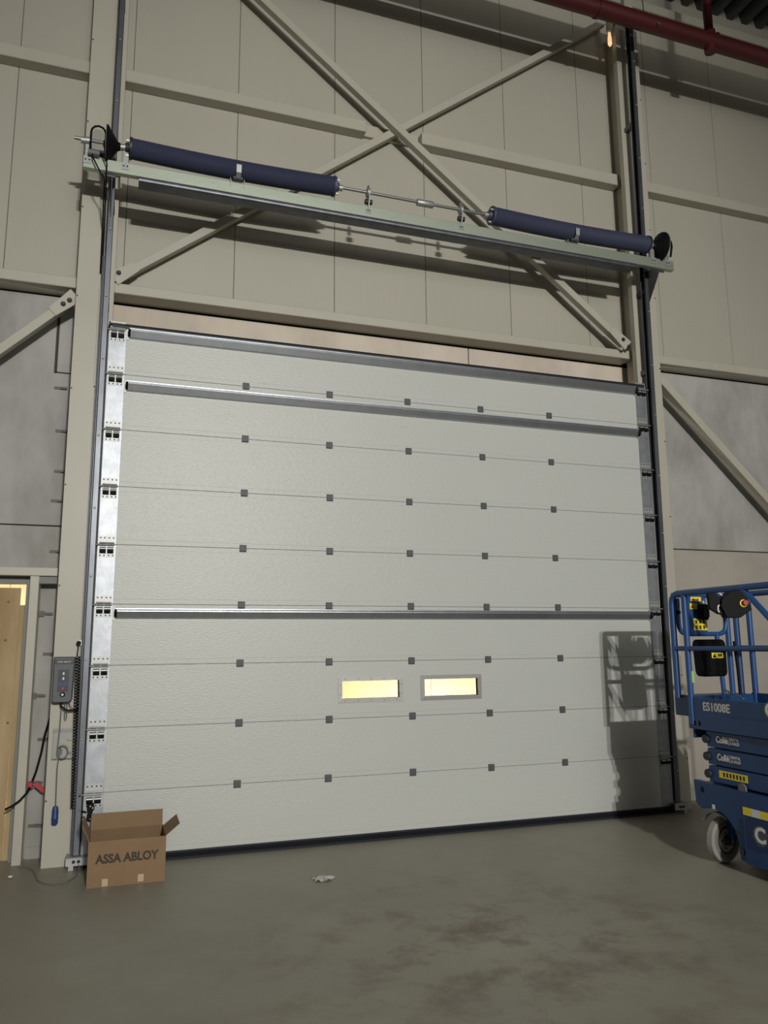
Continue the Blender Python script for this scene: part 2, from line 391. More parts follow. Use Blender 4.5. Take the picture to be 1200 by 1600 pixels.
# ================================================================= SECTIONAL DOOR
D = sempty('door_1', 'large off-white sectional overhead door with two small windows')
X0, X1 = -1.322, 4.802
ZS = [0.07] + [0.061 + .545 * k for k in range(1, 9)] + [4.875]
def panel(z0, z1):
    b = MB()
    prof = [(0.042, z0 - .004), (.020, z0 - .004), (.018, z0 + .0012), (.004, z0 + .0012), (.0012, z0 + .004), (.0012, z0 + .046), (0, z0 + .048), (0, z1 - .048), (.0012, z1 - .046), (.0012, z1 - .004), (.004, z1 - .0012), (.018, z1 - .0012), (.020, z1 - .005), (.042, z1 - .005)]
    b.prism(prof, X0, X1, 'x'); return b
WIN = [(0.995, 1.592), (1.862, 2.459)]; WZ = (1.338, 1.506)
for i in range(9):
    z0, z1 = ZS[i], ZS[i + 1]
    if i == 2:
        b = MB()
        b.prism([(0.042, z0 - .004), (.020, z0 - .004), (.018, z0 + .0012), (.004, z0 + .0012), (.0012, z0 + .004), (.0012, z0 + .046), (0, z0 + .048), (0, WZ[0]), (.042, WZ[0])], X0, X1, 'x')
        b.prism([(.042, WZ[1]), (0, WZ[1]), (0, z1 - .048), (.0012, z1 - .046), (.0012, z1 - .004), (.004, z1 - .0012), (.018, z1 - .0012), (.020, z1 - .005), (.042, z1 - .005)], X0, X1, 'x')
        ed = [X0, WIN[0][0], WIN[0][1], WIN[1][0], WIN[1][1], X1]
        for k in (0, 2, 4): b.box(ed[k], ed[k + 1], 0, .042, WZ[0], WZ[1])
        pn = b.build('door_panel', DOORW, D)
    else:
        panel(z0, z1).build('door_panel', DOORW, D)
FRM = [mat('pale_window_frame', srgb(186, 184, 184), 0.5), mat('grey_window_frame', srgb(150, 148, 148), 0.5)]
for k, (a, c) in enumerate(WIN):
    w = sempty('window_%d' % (k + 1), ['small pane in pale screwed frame, left of the two door windows', 'small pane in plain grey frame, right of the two door windows'][k])
    z0, z1 = WZ; b = MB(); o = .040
    # mitred, sloped frame made of four lengths
    for (p, q, r_, s_) in (((a - o, z0 - o), (c + o, z0 - o), (c, z0), (a, z0)), ((c + o, z0 - o), (c + o, z1 + o), (c, z1), (c, z0)), ((c + o, z1 + o), (a - o, z1 + o), (a, z1), (c, z1)), ((a - o, z1 + o), (a - o, z0 - o), (a, z0), (a, z1))):
        n = len(b.v)
        for (xx, zz), yy in ((p, -.008), (q, -.008), (r_, -.016), (s_, -.016)): b.v.append((xx, yy, zz))
        for (xx, zz), yy in ((p, .002), (q, .002), (r_, .046), (s_, .046)): b.v.append((xx, yy, zz))
        b.f += [(n, n + 1, n + 2, n + 3), (n + 4, n + 7, n + 6, n + 5), (n, n + 4, n + 5, n + 1), (n + 2, n + 6, n + 7, n + 3)]
    b.build('window_frame', FRM[k], w)
    MB().box(a, c, .006, .009, z0, z1).build('pane', PANE, w)
    MB().box(a, c, .034, .037, z0, z1).build('pane', PANE, w)
    sc = MB().lathe([(-.003, .005), (0, .005)], (0, 0, 0), 'y', 6).mesh('screw', HINGE)
    if k == 0:
        for j in range(5):
            for zz in (z0 - .02, z1 + .02): link('screw', sc, w, (a + .03 + j * .134, -.012, zz))
        for xx in (a - .02, c + .02):
            for zz in (z0 + .04, z1 - .04): link('screw', sc, w, (xx, -.012, zz))

# hinge covers on every seam
hm = MB().prism([(-.009, -.034), (-.013, -.026), (-.013, .026), (-.009, .034), (.001, .034), (.001, -.034)], -.033, .033, 'x').mesh('hinge', HINGE, bevel=.002)
for r in range(1, 9):
    for c in range(5): link('hinge', hm, D, (c * .863 + random.uniform(-.004, .004), 0.0, ZS[r] + random.uniform(-.003, .003)))

# galvanised end plates and roller hinges
def end_plates(xa, xb):
    for i in range(9):
        MB().box(xa, xb, -.004, .0, ZS[i] + .004, ZS[i + 1] - .004).build('end_plate', GALV, D, bevel=.001)
end_plates(-1.318, -1.160); end_plates(4.650, 4.795)
def roller_hinge_meshes(s):
    """local origin: plate centre on a seam; s=+1 left edge (track to the left)"""
    pl = MB()
    pl.box(-.068, .068, -.008, -.004, .016, .078)
    pl.box(-.068, .068, -.008, -.004, -.118, -.088)
    pl.box(-.068, -.058, -.012, -.004, -.09, .018).box(-.006, .006, -.012, -.004, -.09, .018).box(.058, .068, -.012, -.004, -.09, .018)
    kn = MB().prism([(-.006, -.086), (-.022, -.083), (-.030, -.066), (-.030, -.046), (-.024, -.034), (-.006, -.034)], -.027, .027, 'x')
    lip = MB().strip([(-.006, -.030), (-.024, -.028), (-.034, -.040), (-.035, -.048)], .003, -.027, .027, 'x')
    rod = MB().tube([(-.125 * s, -.022, -.008), (.070 * s, -.022, -.008)], .007, 8)
    rod.tube([(-.066, -.014, .010), (.066, -.014, .010)], .008, 8)
    rol = MB().lathe([(-.012, .016), (-.009, .023), (.009, .023), (.012, .016)], (-.115 * s, -.022, -.008), 'x', 14)
    bo = MB().lathe([(-.0125, .006), (-.008, .0078)], (0, 0, 0), 'y', 6)
    return (pl.mesh('roller_hinge', PLATE), kn.mesh('knuckle', BLACK, True), lip.mesh('knuckle_cover', PLATE), rod.mesh('roller_shaft', PLATE, True), rol.mesh('roller', DARKM, True), bo.mesh('bolt', DARKM))
for s, xc in ((1, -1.240), (-1, 4.722)):
    pl, kn, lip, rod, rol, bo = roller_hinge_meshes(s)
    for r in range(1, 10):
        zz = ZS[r] if r < 9 else ZS[9] - .012
        h = link('roller_hinge', pl, D, (xc, 0, zz))
        for dx in (-.033, .033): link('knuckle', kn, h, (dx, 0, 0)); link('knuckle_cover', lip, h, (dx, 0, 0))
        link('roller_shaft', rod, h); link('roller', rol, h)
        for dx in (-.055, -.02, .02, .055):
            link('bolt', bo, h, (dx, 0, .058)); link('bolt', bo, h, (dx, 0, -.103))

# stiffener rails
prof = [(0, .046), (-.046, .046), (-.050, .044), (-.050, .036), (-.042, .031), (-.046, .027), (-.053, .023), (-.0535, .016), (-.047, .002), (-.028, -.040), (-.012, -.046), (0, -.046)]
for zc in (4.832, 4.305, 2.158):
    r_ = MB().prism(prof, -1.135, 4.635, 'x').build('stiffener_rail', RAILM, D, loc=(0, -.002, zc))
    for xx, sg in ((-1.135, -1), (4.635, 1)):
        MB().box(min(xx, xx + sg * .028), max(xx, xx + sg * .028), -.008, .0, -.062, .062).build('rail_foot', WHITEP if sg < 0 else PLATE, r_)
        MB().lathe([(-.006, .030), (.004, .040), (.016, .042)], (xx - .004 if sg < 0 else xx - .006, -.030, 0), 'x', 14).build('rail_cap', BLACK, r_, smooth=True)
# rubber seals
MB().prism([(.045, -.03), (-.012, -.03), (-.018, .0), (-.006, .022), (.478, .006), (.478, -.012)], X0 + .03, X1 - .03, 'x').build('top_seal', RUBBER, D, loc=(0, 0, 4.905))
for xa, xb in ((X0 - .012, X0 + .03), (X1 - .03, X1 + .012)): MB().box(xa, xb, .0425, .0895, .005, 4.90).build('side_seal', RUBBER, D)
MB().prism([(.045, .072), (-.006, .072), (-.014, .060), (-.008, .052), (-.022, .044), (-.010, .036), (-.026, .026), (-.012, .018), (-.024, .002), (.045, .002)], X0 + .02, X1 - .02, 'x').build('bottom_seal', RUBBER, D)
MB().prism([(.046, 4.83), (-.02, 4.905), (-.02, 4.92), (.05, 4.96)], X0 + .0, X0 + .12, 'x').build('seal_corner', RUBBER, D)

# ================================================================= TRACKS
def track(label, s, xe):
    t = thing('door_track', label, 'track', (0, 0.02, 0), 'vertical guide tracks of the sectional door')
    t.rotation_euler = (0.0130, 0, 0)
    X = lambda d: xe + s * d          # d grows outwards from the door
    zt = 9.9
    path = [(X(.006), -.034), (X(.0), -.044), (X(.004), -.052), (X(.046), -.052), (X(.052), -.046), (X(.052), .034), (X(.046), .040), (X(.0), .040)]
    MB().strip(path, .004, .115, zt, 'z').build('track_channel', GALVD, t, smooth=True)
    MB().strip([(X(.058), -.020), (X(.058), .050), (X(.080), .054), (X(.080), .064)], .004, .115, 5.6, 'z').build('mounting_angle', GALVD, t)
    bo = MB().lathe([(-.016, .006), (-.010, .011), (0, .011)], (0, 0, 0), 'y', 8).mesh('bolt', PLATE)
    z = .45; k = 0
    while z < zt - .1:
        link('bolt', bo, t, (X(.026), -.053, z)); z += .62 + .06 * (k % 3); k += 1
    for z in (.9, 2.3, 3.7, 5.1, 6.9, 8.4):
        yb = .066 + z * .013
        MB().box(min(X(.0), X(.062)), max(X(.0), X(.062)), .040, yb, z - .03, z + .03).build('wall_bracket', GALVD, t)
    MB().tube([(X(.066), -.012, .3), (X(.064), -.012, 6.25)], .0022, 5).build('lift_cable', PLATE, t)
    return t
track('blue-grey steel guide track on the left column', -1, -1.333)
track('blue-grey steel guide track on the right column', 1, 4.815)
# floor brackets of the tracks
for s, xa, xb, lab in ((1, -1.435, -1.25, 'galvanised track foot bracket beside the cardboard box'), (-1, 4.76, 4.95, 'galvanised track foot bracket at the right column base')):
    t = thing('track_foot', lab, 'bracket', ((xa + xb) / 2, 0, 0)); w = (xb - xa) / 2
    MB().strip([(.085, .105), (-.075, .105), (-.078, .10), (-.078, .04)], .005, -w, w, 'x').build('foot_angle', PLATE, t)
    MB().box(-.05 * s - .02, -.05 * s + .02, -.072, .085, .002, .105).build('foot_stay', PLATE, t)
    for dx in (-.03, .01):
        MB().lathe([(-.018, .008), (-.010, .014), (0, .014)], (dx, -.081, .075), 'y', 6).build('bolt', DARKM, t)
t = thing('cable_bracket', 'black cable bracket low on the left end plate above cardboard box', 'bracket', (-1.262, -.004, .455))
MB().prism([(-.03, .07), (.025, .075), (.035, .03), (.015, .0), (.035, -.04), (.0, -.075), (-.03, -.06), (-.02, .0)], -.05, 0, 'y').build('bracket_body', BLACK, t, bevel=.003)
for dx, dz in ((0, .055), (.02, .04), (.005, -.05)): MB().lathe([(-.06, .006), (-.05, .009)], (dx, 0, dz), 'y', 8).build('bolt', PLATE, t)
MB().tube([(-.03, -.02, 0), (-.09, -.03, .02), (-.115, -.02, .06)], .008, 6).build('hose', BLACK, t)

# ================================================================= SPRING ASSEMBLY
YS = -.378
t = thing('spring_beam', 'long galvanised beam on the columns under the springs', 'beam', (1.709, YS, 6.266))
MB().strip([(.055, .118), (.002, .118), (.0, .116), (.0, .004), (.002, .002), (.055, .002)], .004, -3.322, 3.322, 'x').build('beam_channel', ZINC, t)
MB().strip([(.015, .0), (-.004, -.003), (-.012, -.010), (-.014, -.020), (-.014, -.036), (-.0125, -.043), (-.009, -.049), (-.003, -.053), (.004, -.054), (.125, -.054), (.13, -.048), (.13, .0)], .004, -2.827, 2.77, 'x').build('under_channel', GALVD, t, smooth=True)
MB().box(-3.322, -3.318, .0, .055, .002, .118).box(3.318, 3.322, .0, .055, .002, .118).build('end_stop', ZINC, t)
for s, xx, lab in ((-1, -1.36, 'left'), (1, 4.86, 'right')):
    g = thing('beam_bracket', 'triangular galvanised plate carrying the %s end of the spring beam' % lab, 'bracket', (xx, 0, 6.266))
    MB().prism([(YS + .058, .09), (.0, .09), (-.02, -.42), (-.035, -.42), (YS + .058, -.02)], -.004, .004, 'x').build('side_plate', GALVD, g)
    MB().box(-.07 if s < 0 else -.03, .03 if s < 0 else .07, YS + .052, YS + .058, -.02, .11).build('front_flange', GALVD, g)
    MB().box(-.03, .03, -.07, .085, -.18, -.12).build('stay', DARKM, g)

def sagx(x, a, c): 
    u = (x - a) / (c - a); return -.022 * math.sin(math.pi * u) + .004
def spring(label, a, c):
    t = thing('torsion_spring', label, 'spring', (a, YS, 6.537), 'navy torsion springs on the shaft')
    n = 210; b = MB(); L = c - a; pts = []; rs = []
    for i in range(n * 2 + 1):
        x = L * i / (n * 2); pts.append((x, 0, sagx(a + x, a, c))); rs.append(.0985 if i % 2 else .0935)
    b.tube(pts, rs, 20); b.build('coil', SPRING, t, smooth=True)
    for x0, sg in ((0, -1), (L, 1)):
        pr = [(0, .104), (.022, .104), (.022, .05), (.06, .045), (.06, .022)]
        MB().lathe([(sg * q, r) for q, r in pr], (x0 - sg * .012, 0, sagx(a + x0, a, c)), 'x', 20).build('end_plug', DARKM if (x0 == 0) == (a < 0) else SPRING, t, smooth=True)
        for k in range(3):
            an = 2.1 * k + .5
            MB().lathe([(0, .012), (.03, .012)], (x0 + sg * .012 - (.03 if sg < 0 else 0), .075 * math.cos(an), .075 * math.sin(an)), 'x', 6).build('bolt', PLATE, t)
        MB().lathe([(-.03, .032), (.03, .032)], (x0 + sg * .06, 0, 0), 'x', 12).build('collar', PLATE, t, smooth=True)
    return t
spring('dark navy torsion spring at the left of the shaft', -1.204, .801)
spring('dark navy torsion spring at the right of the shaft', 2.609, 4.664)
t = thing('spring_shaft', 'slim steel shaft carrying both navy springs', 'shaft', (0, YS, 6.537))
MB().tube([(-1.703, 0, 0.01), (4.985, 0, 0)], .0165, 12).build('shaft_bar', mat('shaft_steel', srgb(150, 150, 150), .35, .8), t, smooth=True)
MB().lathe([(-.095, .032), (-.09, .036), (-.005, .036), (-.004, .03), (.004, .03), (.005, .036), (.09, .036), (.095, .032)], (1.814, 0, 0), 'x', 14).build('coupler', PLATE, t, smooth=True)
for k in range(4): MB().lathe([(0, .01), (.016, .01)], (1.754 + k * .04, -.005, .034), 'z', 6).build('bolt', PLATE, t)

def bearing(label, x):
    t = thing('bearing_bracket', label, 'bracket', (x, YS, 6.384), 'bearing brackets on the spring beam')
    MB().prism([(-.02, -.055), (-.02, .0), (-.045, .06), (-.05, .155), (-.03, .225), (.0, .245), (.03, .225), (.05, .155), (.045, .06), (.03, .0), (.03, -.0)], -.005, .005, 'x').build('upright', PLATE, t)
    MB().box(-.028, .028, -.010, -.003, -.075, .0).build('foot', PLATE, t)
    MB().lathe([(-.02, .04), (-.014, .05), (.014, .05), (.02, .04)], (0, 0, .155), 'x', 16).build('bearing', PLATE, t, smooth=True)
    MB().lathe([(-.045, .028), (.03, .028)], (0.01, 0, .05), 'x', 12).build('latch', DARKM, t, smooth=True)
    for dx in (-.012, .012): MB().lathe([(-.016, .006), (-.010, .008)], (dx, 0, -.05), 'y', 6).build('bolt', DARKM, t)
    return t
bearing('steel bearing bracket on the beam right of the left spring', 1.172); bearing('steel bearing bracket on the beam left of the right spring', 2.234)
def small_bearing(label, x):
    t = thing('shaft_bracket', label, 'bracket', (x, YS, 6.384), 'small shaft brackets at the beam ends')
    MB().box(-.034, .034, -.010, -.003, -.075, .0).build('foot', PLATE, t)
    MB().box(-.028, .028, .0, .05, .002, .125).build('upright', PLATE, t, bevel=.004)
    MB().lathe([(-.02, .036), (.02, .036)], (0, .0, .155), 'x', 14).build('bearing', PLATE, t, smooth=True)
    for dx in (-.016, .016): MB().lathe([(-.016, .007), (-.010, .009)], (dx, 0, -.04), 'y', 6).build('bolt', DARKM, t)
    return t
small_bearing('small zinc shaft bracket at the far left beam end', -1.579); small_bearing('small zinc shaft bracket between left drum and left spring', -1.243)
small_bearing('small zinc shaft bracket between right spring and drum', 4.738); small_bearing('small zinc shaft bracket at the right beam end', 4.940)
for x, lab in ((-.191, 'U-shaped steel support under the middle of the left spring'), (3.641, 'U-shaped steel support under the middle of the right spring')):
    t = thing('spring_support', lab, 'bracket', (x, YS, 6.384), 'spring supports on the beam')
    MB().box(-.07, .07, -.008, .06, .0, .004).box(-.07, -.064, -.008, .06, -.05, .05).box(.064, .07, -.008, .06, -.05, .05).build('cradle', PLATE, t)
    MB().box(-.05, .05, -.06, .055, .008, .035).build('cushion', HINGE, t, bevel=.006)
    MB().strip([(-.062, .02), (-.106, .05), (-.112, .13)], .004, -.024, .024, 'x').build('strap', PLATE, t)
def drum(label, x, s):
    t = thing('cable_drum', label, 'drum', (x, YS, 6.537), 'black conical cable drums')
    pr = [(0, .05), (.002, .172), (.012, .178), (.022, .172)] + [(.022 + .012 * k, .166 - .0135 * k + (.004 if k % 2 else 0)) for k in range(9)] + [(.14, .04), (.165, .035)]
    MB().lathe([(s * q * .76, r) for q, r in pr], (0, 0, 0), 'x', 32).build('cone', BLACK, t, smooth=True)
    MB().lathe([(-s * .03, .03), (s * .01, .045)], (0, 0, 0), 'x', 14).build('hub', DARKM, t, smooth=True)
    MB().lathe([(-s * .004, .179), (-s * .0, .179), (s * .002, .170)], (0, 0, 0), 'x', 32, False).build('rim', GREYC, t, smooth=True)
    return t
drum('black conical cable drum on the shaft above left column', -1.421, 1); drum('black conical cable drum on the shaft above right column', 4.861, -1)
# safety brake with black hoop
t = thing('safety_brake', 'black hooped spring-break device on the left shaft end', 'safety brake', (-1.495, YS, 6.537))
hoop = [(-.065, -.03, -.10)] + [(-.065, -.03, z) for z in (0, .08)] + [(.065 * -math.cos(a), -.03, .08 + .075 * math.sin(a)) for a in (.5, 1.0, 1.57, 2.14, 2.64)] + [(.065, -.03, z) for z in (.08, 0, -.10)]
MB().tube(hoop, .010, 8).build('hoop', BLACK, t, smooth=True)
MB().prism([(-.055, -.09), (.055, -.09), (.055, .08), (.03, .125), (-.03, .125), (-.055, .08)], -.02, -.016, 'y').build('clear_cover', FILM, t)
MB().box(-.07, .075, -.05, .03, -.13, -.10).build('base', DARKM, t, bevel=.006)
MB().lathe([(-.05, .03), (.05, .03)], (-.03, -.04, -.135), 'x', 12).build('sensor', GREYC, t, smooth=True)
MB().lathe([(-.02, .06), (.02, .06)], (.085, 0, 0), 'x', 16).build('ratchet_wheel', DARKM, t, smooth=True)
MB().lathe([(-.03, .032), (.03, .032)], (-.12, 0, 0), 'x', 12).build('collar', PLATE, t, smooth=True)
# same on the right, smaller
t = thing('safety_brake', 'dark spring-break device on the right shaft end', 'safety brake', (4.955, YS, 6.537))
MB().tube([(.0, -.05, -.13), (.02, -.06, .0), (.02, -.05, .07), (.0, 0, .09), (.01, .05, .0), (.0, .04, -.12)], .013, 8).build('hoop', BLACK, t, smooth=True)
MB().lathe([(-.025, .055), (.025, .055)], (-.03, 0, 0), 'x', 16).build('ratchet_wheel', DARKM, t, smooth=True)
# cables from the brake down the column
for pts, lab in (([(-1.55, -.42, 6.44), (-1.53, -.44, 6.34), (-1.47, -.45, 6.22), (-1.42, -.43, 6.14), (-1.425, -.20, 6.02), (-1.43, .03, 5.90), (-1.43, .07, 5.45)], 'thin black cable drooping furthest left from the safety brake'),
         ([(-1.45, -.43, 6.40), (-1.405, -.45, 6.30), (-1.405, -.44, 6.16), (-1.41, -.20, 6.0), (-1.415, .03, 5.86), (-1.415, .068, 5.36)], 'thin black cable beside the left drum running down the column')):
    tag(MB().tube(pts, .007, 6).build('sensor_cable', BLACK, smooth=True), lab, 'cable')
tag(MB().box(-1.432, -1.400, .060, .0895, 4.3, 5.30).build('cable_duct', PAINT), 'narrow cream cable duct beside the left track above the door', 'cable duct')

# ================================================================= LEFT SIDE DOOR AND FITTINGS
d2 = sempty('door_2', 'cream steel frame of an unfinished side door closed with plywood')
MB().box(-4.4, -1.66, .27, YK - .002, 2.508, 2.585).build('frame_header', PAINT, d2, bevel=.004)
MB().box(-1.89, -1.812, .27, YK - .002, 0, 2.506).build('frame_post', PAINT, d2, bevel=.004)
MB().box(-1.93, -1.892, .40, .475, 0, 2.505).build('frame_stop', mat('grey_profile', srgb(120, 120, 116), .6), d2)
MB().box(-2.95, -1.932, .40, .475, 2.44, 2.505).build('frame_stop', MATS['grey_profile'], d2)
MB().box(-1.812, -1.66, .30, YK - .003, 2.44, 2.506).build('frame_soffit', MATS['grey_profile'], d2)
for a, c, z1 in ((-2.95, -2.43, 2.40), (-2.425, -1.985, 2.41)):
    p_ = MB().box(a, c, .50, .518, .0, z1).build('plywood_sheet', PLYW, d2)
    for k in range(16):
        MB().lathe([(-.0015, random.uniform(.006, .014)), (0, .012)], (random.uniform(a + .04, c - .03), .50, random.uniform(.2, z1 - .1)), 'y', 8).build('knot', KNOT, p_)
MB().box(-1.982, -1.915, .488, .53, .0, 2.25).build('timber_batten', PLYW, d2)
MB().box(-1.945, -1.90, .60, .66, 0, 2.6).build('outer_jamb', CONC, d2)
# wall anchors beside the column
anch = [(-1.752, 4.378), (-1.715, 3.943), (-1.704, 3.54), (-1.716, 3.248), (-1.699, 2.758), (-1.754, 2.17), (-1.698, 1.797), (-1.774, 1.42), (-1.697, 1.028), (-1.754, .65), (-1.731, .279)]
mtab = MB().box(-.06, .035, -.006, 0, -.014, .014).mesh('anchor_tab', CLIPM); marm = MB().box(.0, .06, -.03, -.004, -.010, .010).mesh('anchor_arm', CLIPM)
mblk = MB().box(-.06, -.015, -.022, 0, -.026, .026).mesh('anchor_block', CLIPM)
order = ['top', 'second', 'third', 'fourth', 'fifth', 'sixth', 'seventh', 'eighth', 'ninth', 'tenth', 'lowest']
for k, (x, z) in enumerate(anch):
    t = thing('wall_anchor', 'small steel wall anchor left of the column, %s of eleven' % (order[k] + (' from the top' if 0 < k < 10 else '')), 'anchor', (x, YK, z), 'steel anchors beside the left column')
    link('anchor_tab', mtab, t); link('anchor_arm', marm, t)
    if k in (5, 7): link('anchor_block', mblk, t)
tag(MB().box(-1.822, -1.806, YK - .014, YK, 4.53, 5.10).build('joint_bar', mat('rusty_bar', srgb(66, 58, 50), .8)), 'narrow dark vertical steel bar in the concrete joint at left', 'bar')

# control box
t = thing('control_box', 'dark grey door control box with buttons on left column', 'control box', (-1.54, .09, 1.58))
MB().prism([(-.088, -.190), (-.075, -.20), (.06, -.20), (.078, -.175), (.088, .195), (-.088, .195)], -.075, 0, 'y').build('back_case', CTRL, t, bevel=.004)
fp = MB().prism([(-.083, -.185), (-.07, -.195), (.055, -.195), (.074, -.172), (.083, .19), (-.083, .19)], -.115, -.0755, 'y').build('front_cover', CTRL, t, bevel=.005)
MB().box(-.078, .078, -.1175, -.1155, .132, .172).build('name_strip', CTRLD, fp)
text('name_lettering', 'ASSA ABLOY', .020, PAPER, (0, -.118, .152), '-y', fp, .0003)
MB().box(-.045, .045, -.1175, -.1155, -.105, .085).build('button_field', CTRLD, fp)
MB().box(-.045, .045, -.1185, -.1173, -.055, -.02).build('blue_band', BLUEP, fp)
for z, sg in ((.055, 1), (.005, -1)):
    MB().prism([(-.012, z - .006 * sg), (0, z + .010 * sg), (.012, z - .006 * sg), (.004, z - .004 * sg), (.004, z - .016 * sg), (-.004, z - .016 * sg), (-.004, z - .004 * sg)], -.1192, -.1175, 'y').build('arrow_mark', WHITEP, fp)
MB().lathe([(-.008, .012), (0, .014)], (0, -.1175, -.075), 'y', 14).build('stop_button', REDP, fp, smooth=True)
MB().lathe([(-.010, .014), (0, .022)], (0, -.1175, -.128), 'y', 16).build('key_switch', BLACK, fp, smooth=True)
star = []
for k in range(10):
    an = math.pi / 2 + k * math.pi / 5; r_ = .015 if k % 2 == 0 else .007; star.append((r_ * math.cos(an), -.128 + r_ * math.sin(an)))
MB().prism(star, -.130, -.1275, 'y').build('star_mark', WHITEP, fp)
# cables under the control box
for pts, lab, r_ in (([(-1.56, .03, 1.40), (-1.545, .0, 1.35), (-1.50, .0, 1.315), (-1.44, .01, 1.315), (-1.40, .03, 1.33)], 'black cable bending right under the control box', .008),
                  ([(-1.52, .03, 1.40), (-1.513, .01, 1.25), (-1.505, .01, 1.235), (-1.497, .01, 1.25), (-1.50, .03, 1.40)], 'thin grey cable loop hanging under the control box', .004),
                  ([(-1.49, .03, 1.40), (-1.475, .02, 1.35), (-1.45, .02, 1.325), (-1.40, .04, 1.325)], 'thin grey cable under the right corner of control box', .004)):
    tag(MB().tube(pts, r_, 6).build('power_cable', BLACK if r_ > .005 else GREYC, smooth=True), lab, 'cable')
# pendant lead with blue plug
t = thing('pendant_lead', 'grey lead coiled below the control box with blue plug', 'cable', (-1.545, .04, .36))
loop = [(-.0, 0, 1.04), (-.002, -.005, .90), (-.004, -.008, .78)]
for k in range(26):
    an = math.pi - k * 2 * math.pi * 2.2 / 25; loop.append((.030 + .044 * math.cos(an), -.012 - .0006 * k, .60 + .055 * math.sin(an)))
loop += [(-.004, -.02, .48), (-.002, -.01, .30), (.0, 0, .16)]
MB().tube(loop, .005, 6).build('lead', GREYC, t, smooth=True)
MB().lathe([(0, .018), (.012, .026), (.05, .026), (.055, .029), (.065, .026), (.12, .026), (.15, .020), (.155, .008)], (0, 0, 0), 'z', 14).build('blue_plug', mat('blue_plug_plastic', srgb(36, 62, 118), .45), t, smooth=True)
# clear document pocket
t = thing('document_pocket', 'clear plastic document pocket with printed sheet on left column', 'document pocket', (-1.51, .082, 1.025))
MB().box(-.085, .085, -.001, .0, -.12, .115).build('sheet', PAPER, t)
MB().box(-.012, .085, -.0018, -.001, -.02, .04).build('print_block', mat('pale_print', srgb(206, 200, 170), .7), t)
for x, z, w, h in ((.03, .03, .018, .012), (.06, .025, .03, .008), (.05, -.085, .03, .03), (-.03, -.07, .05, .05)): MB().box(x - w / 2, x + w / 2, -.0022, -.0017, z - h / 2, z + h / 2).build('printed_mark', mat('grey_print', srgb(120, 120, 116), .7), t)
MB().box(-.095, .095, -.010, -.009, -.128, .135).build('film_front', FILM, t)
MB().box(-.095, .095, -.012, -.008, -.132, -.124).build('film_edge', GREYC, t)
MB().box(-.095, .095, -.012, -.004, .095, .115).build('film_flap', FILM, t)
# wall socket and curly cable
t = thing('socket_box', 'small white cable box at the head of curly cable', 'socket', (-1.412, .082, 1.90))
MB().box(-.032, .030, -.035, 0, -.028, .024).build('housing', WHITEP, t, bevel=.004)
MB().lathe([(-.02, .02), (0, .02)], (-.022, -.035, -.006), 'y', 12).build('gland', BLACK, t, smooth=True)
b = MB(); pts = [(-1.434, .03, 1.89), (-1.436, .02, 1.84), (-1.440, .02, 1.78)]
n = 15 * 50
for k in range(n + 1):
    u = k / n; an = 2 * math.pi * 50 * u
    pts.append((-1.432 + .030 * u + .019 * math.cos(an), .01 - .05 * u * 0 + .019 * math.sin(an), 1.77 - 1.28 * u))
pts += [(-1.385, .0, .44), (-1.35, -.01, .40), (-1.31, -.02, .42)]
tag(b.tube(pts, .0050, 5).build('curly_cable', BLACK, smooth=True), 'black curly cable hanging beside the left door track', 'cable')
# black cable with red clip and tag
tag(MB().tube([(-1.60, .30, 1.34), (-1.655, .34, 1.22), (-1.690, .38, 1.08), (-1.712, .40, .92), (-1.745, .39, .76), (-1.778, .34, .65), (-1.80, .25, .60), (-1.85, .22, .545), (-1.90, .22, .51), (-1.96, .22, .48)], .010, 7).build('black_cable', BLACK, smooth=True), 'black cable hanging along the concrete strip left of column', 'cable')
t = thing('cable_clip', 'red cable clip with hanging red tag on the black cable', 'clip', (-1.782, .33, .655))
MB().box(-.022, .022, -.02, .02, -.028, .028).build('clip', REDP, t, bevel=.006)
MB().obox((.035, -.01, -.01), (.075, 0, -.065), (.02, 0, .035), (0, .012, 0)).build('tag_plate', REDP, t)
MB().tube([(.0, -.01, 0), (.04, -.01, -.012)], .005, 6).build('tie', BLACK, t)
# loose wire on the floor, scraps
wp = [(-1.83, .22, .006), (-1.76, .18, .006), (-1.69, .03, .006), (-1.655, -.14, .006), (-1.63, -.28, .006), (-1.57, -.39, .006), (-1.49, -.43, .006), (-1.40, -.40, .006), (-1.345, -.28, .006), (-1.33, -.14, .02), (-1.33, -.09, .05)]
tag(MB().tube(wp, .004, 6).build('loose_wire', GREYC, smooth=True), 'thin loose wire curving over floor at the left column foot', 'wire')
def scrap(name, label, cat, x, y, r, h, material, n=22, thick=.0012):
    b = MB(); V = []
    for k in range(n):
        an = 2 * math.pi * k / n; rr = r * random.uniform(.55, 1.0); V.append((rr * math.cos(an), rr * .8 * math.sin(an), random.uniform(.002, h)))
    for dz in (0, thick):
        b.v += [(0, 0, h * .8 + dz)] + [(p[0], p[1], p[2] + dz) for p in V] + [(p[0] * .5, p[1] * .5, random.uniform(.003, h * 1.6) + dz) for p in V]
    o = 2 * n + 1
    for q in (0, o):
        for k in range(n):
            j = (k + 1) % n; b.f += [(q, q + 1 + n + k, q + 1 + n + j), (q + 1 + n + k, q + 1 + k, q + 1 + j, q + 1 + n + j)]
    for k in range(n):
        j = (k + 1) % n; b.f.append((1 + k, 1 + j, o + 1 + j, o + 1 + k))
    return tag(b.build(name, material, loc=(x, y, .0)), label, cat)
scrap('plastic_scrap', 'crumpled translucent plastic scrap lying on the floor before the door', 'scrap', .545, -1.05, .10, .018, mat('milky_plastic', srgb(176, 176, 172), .35))
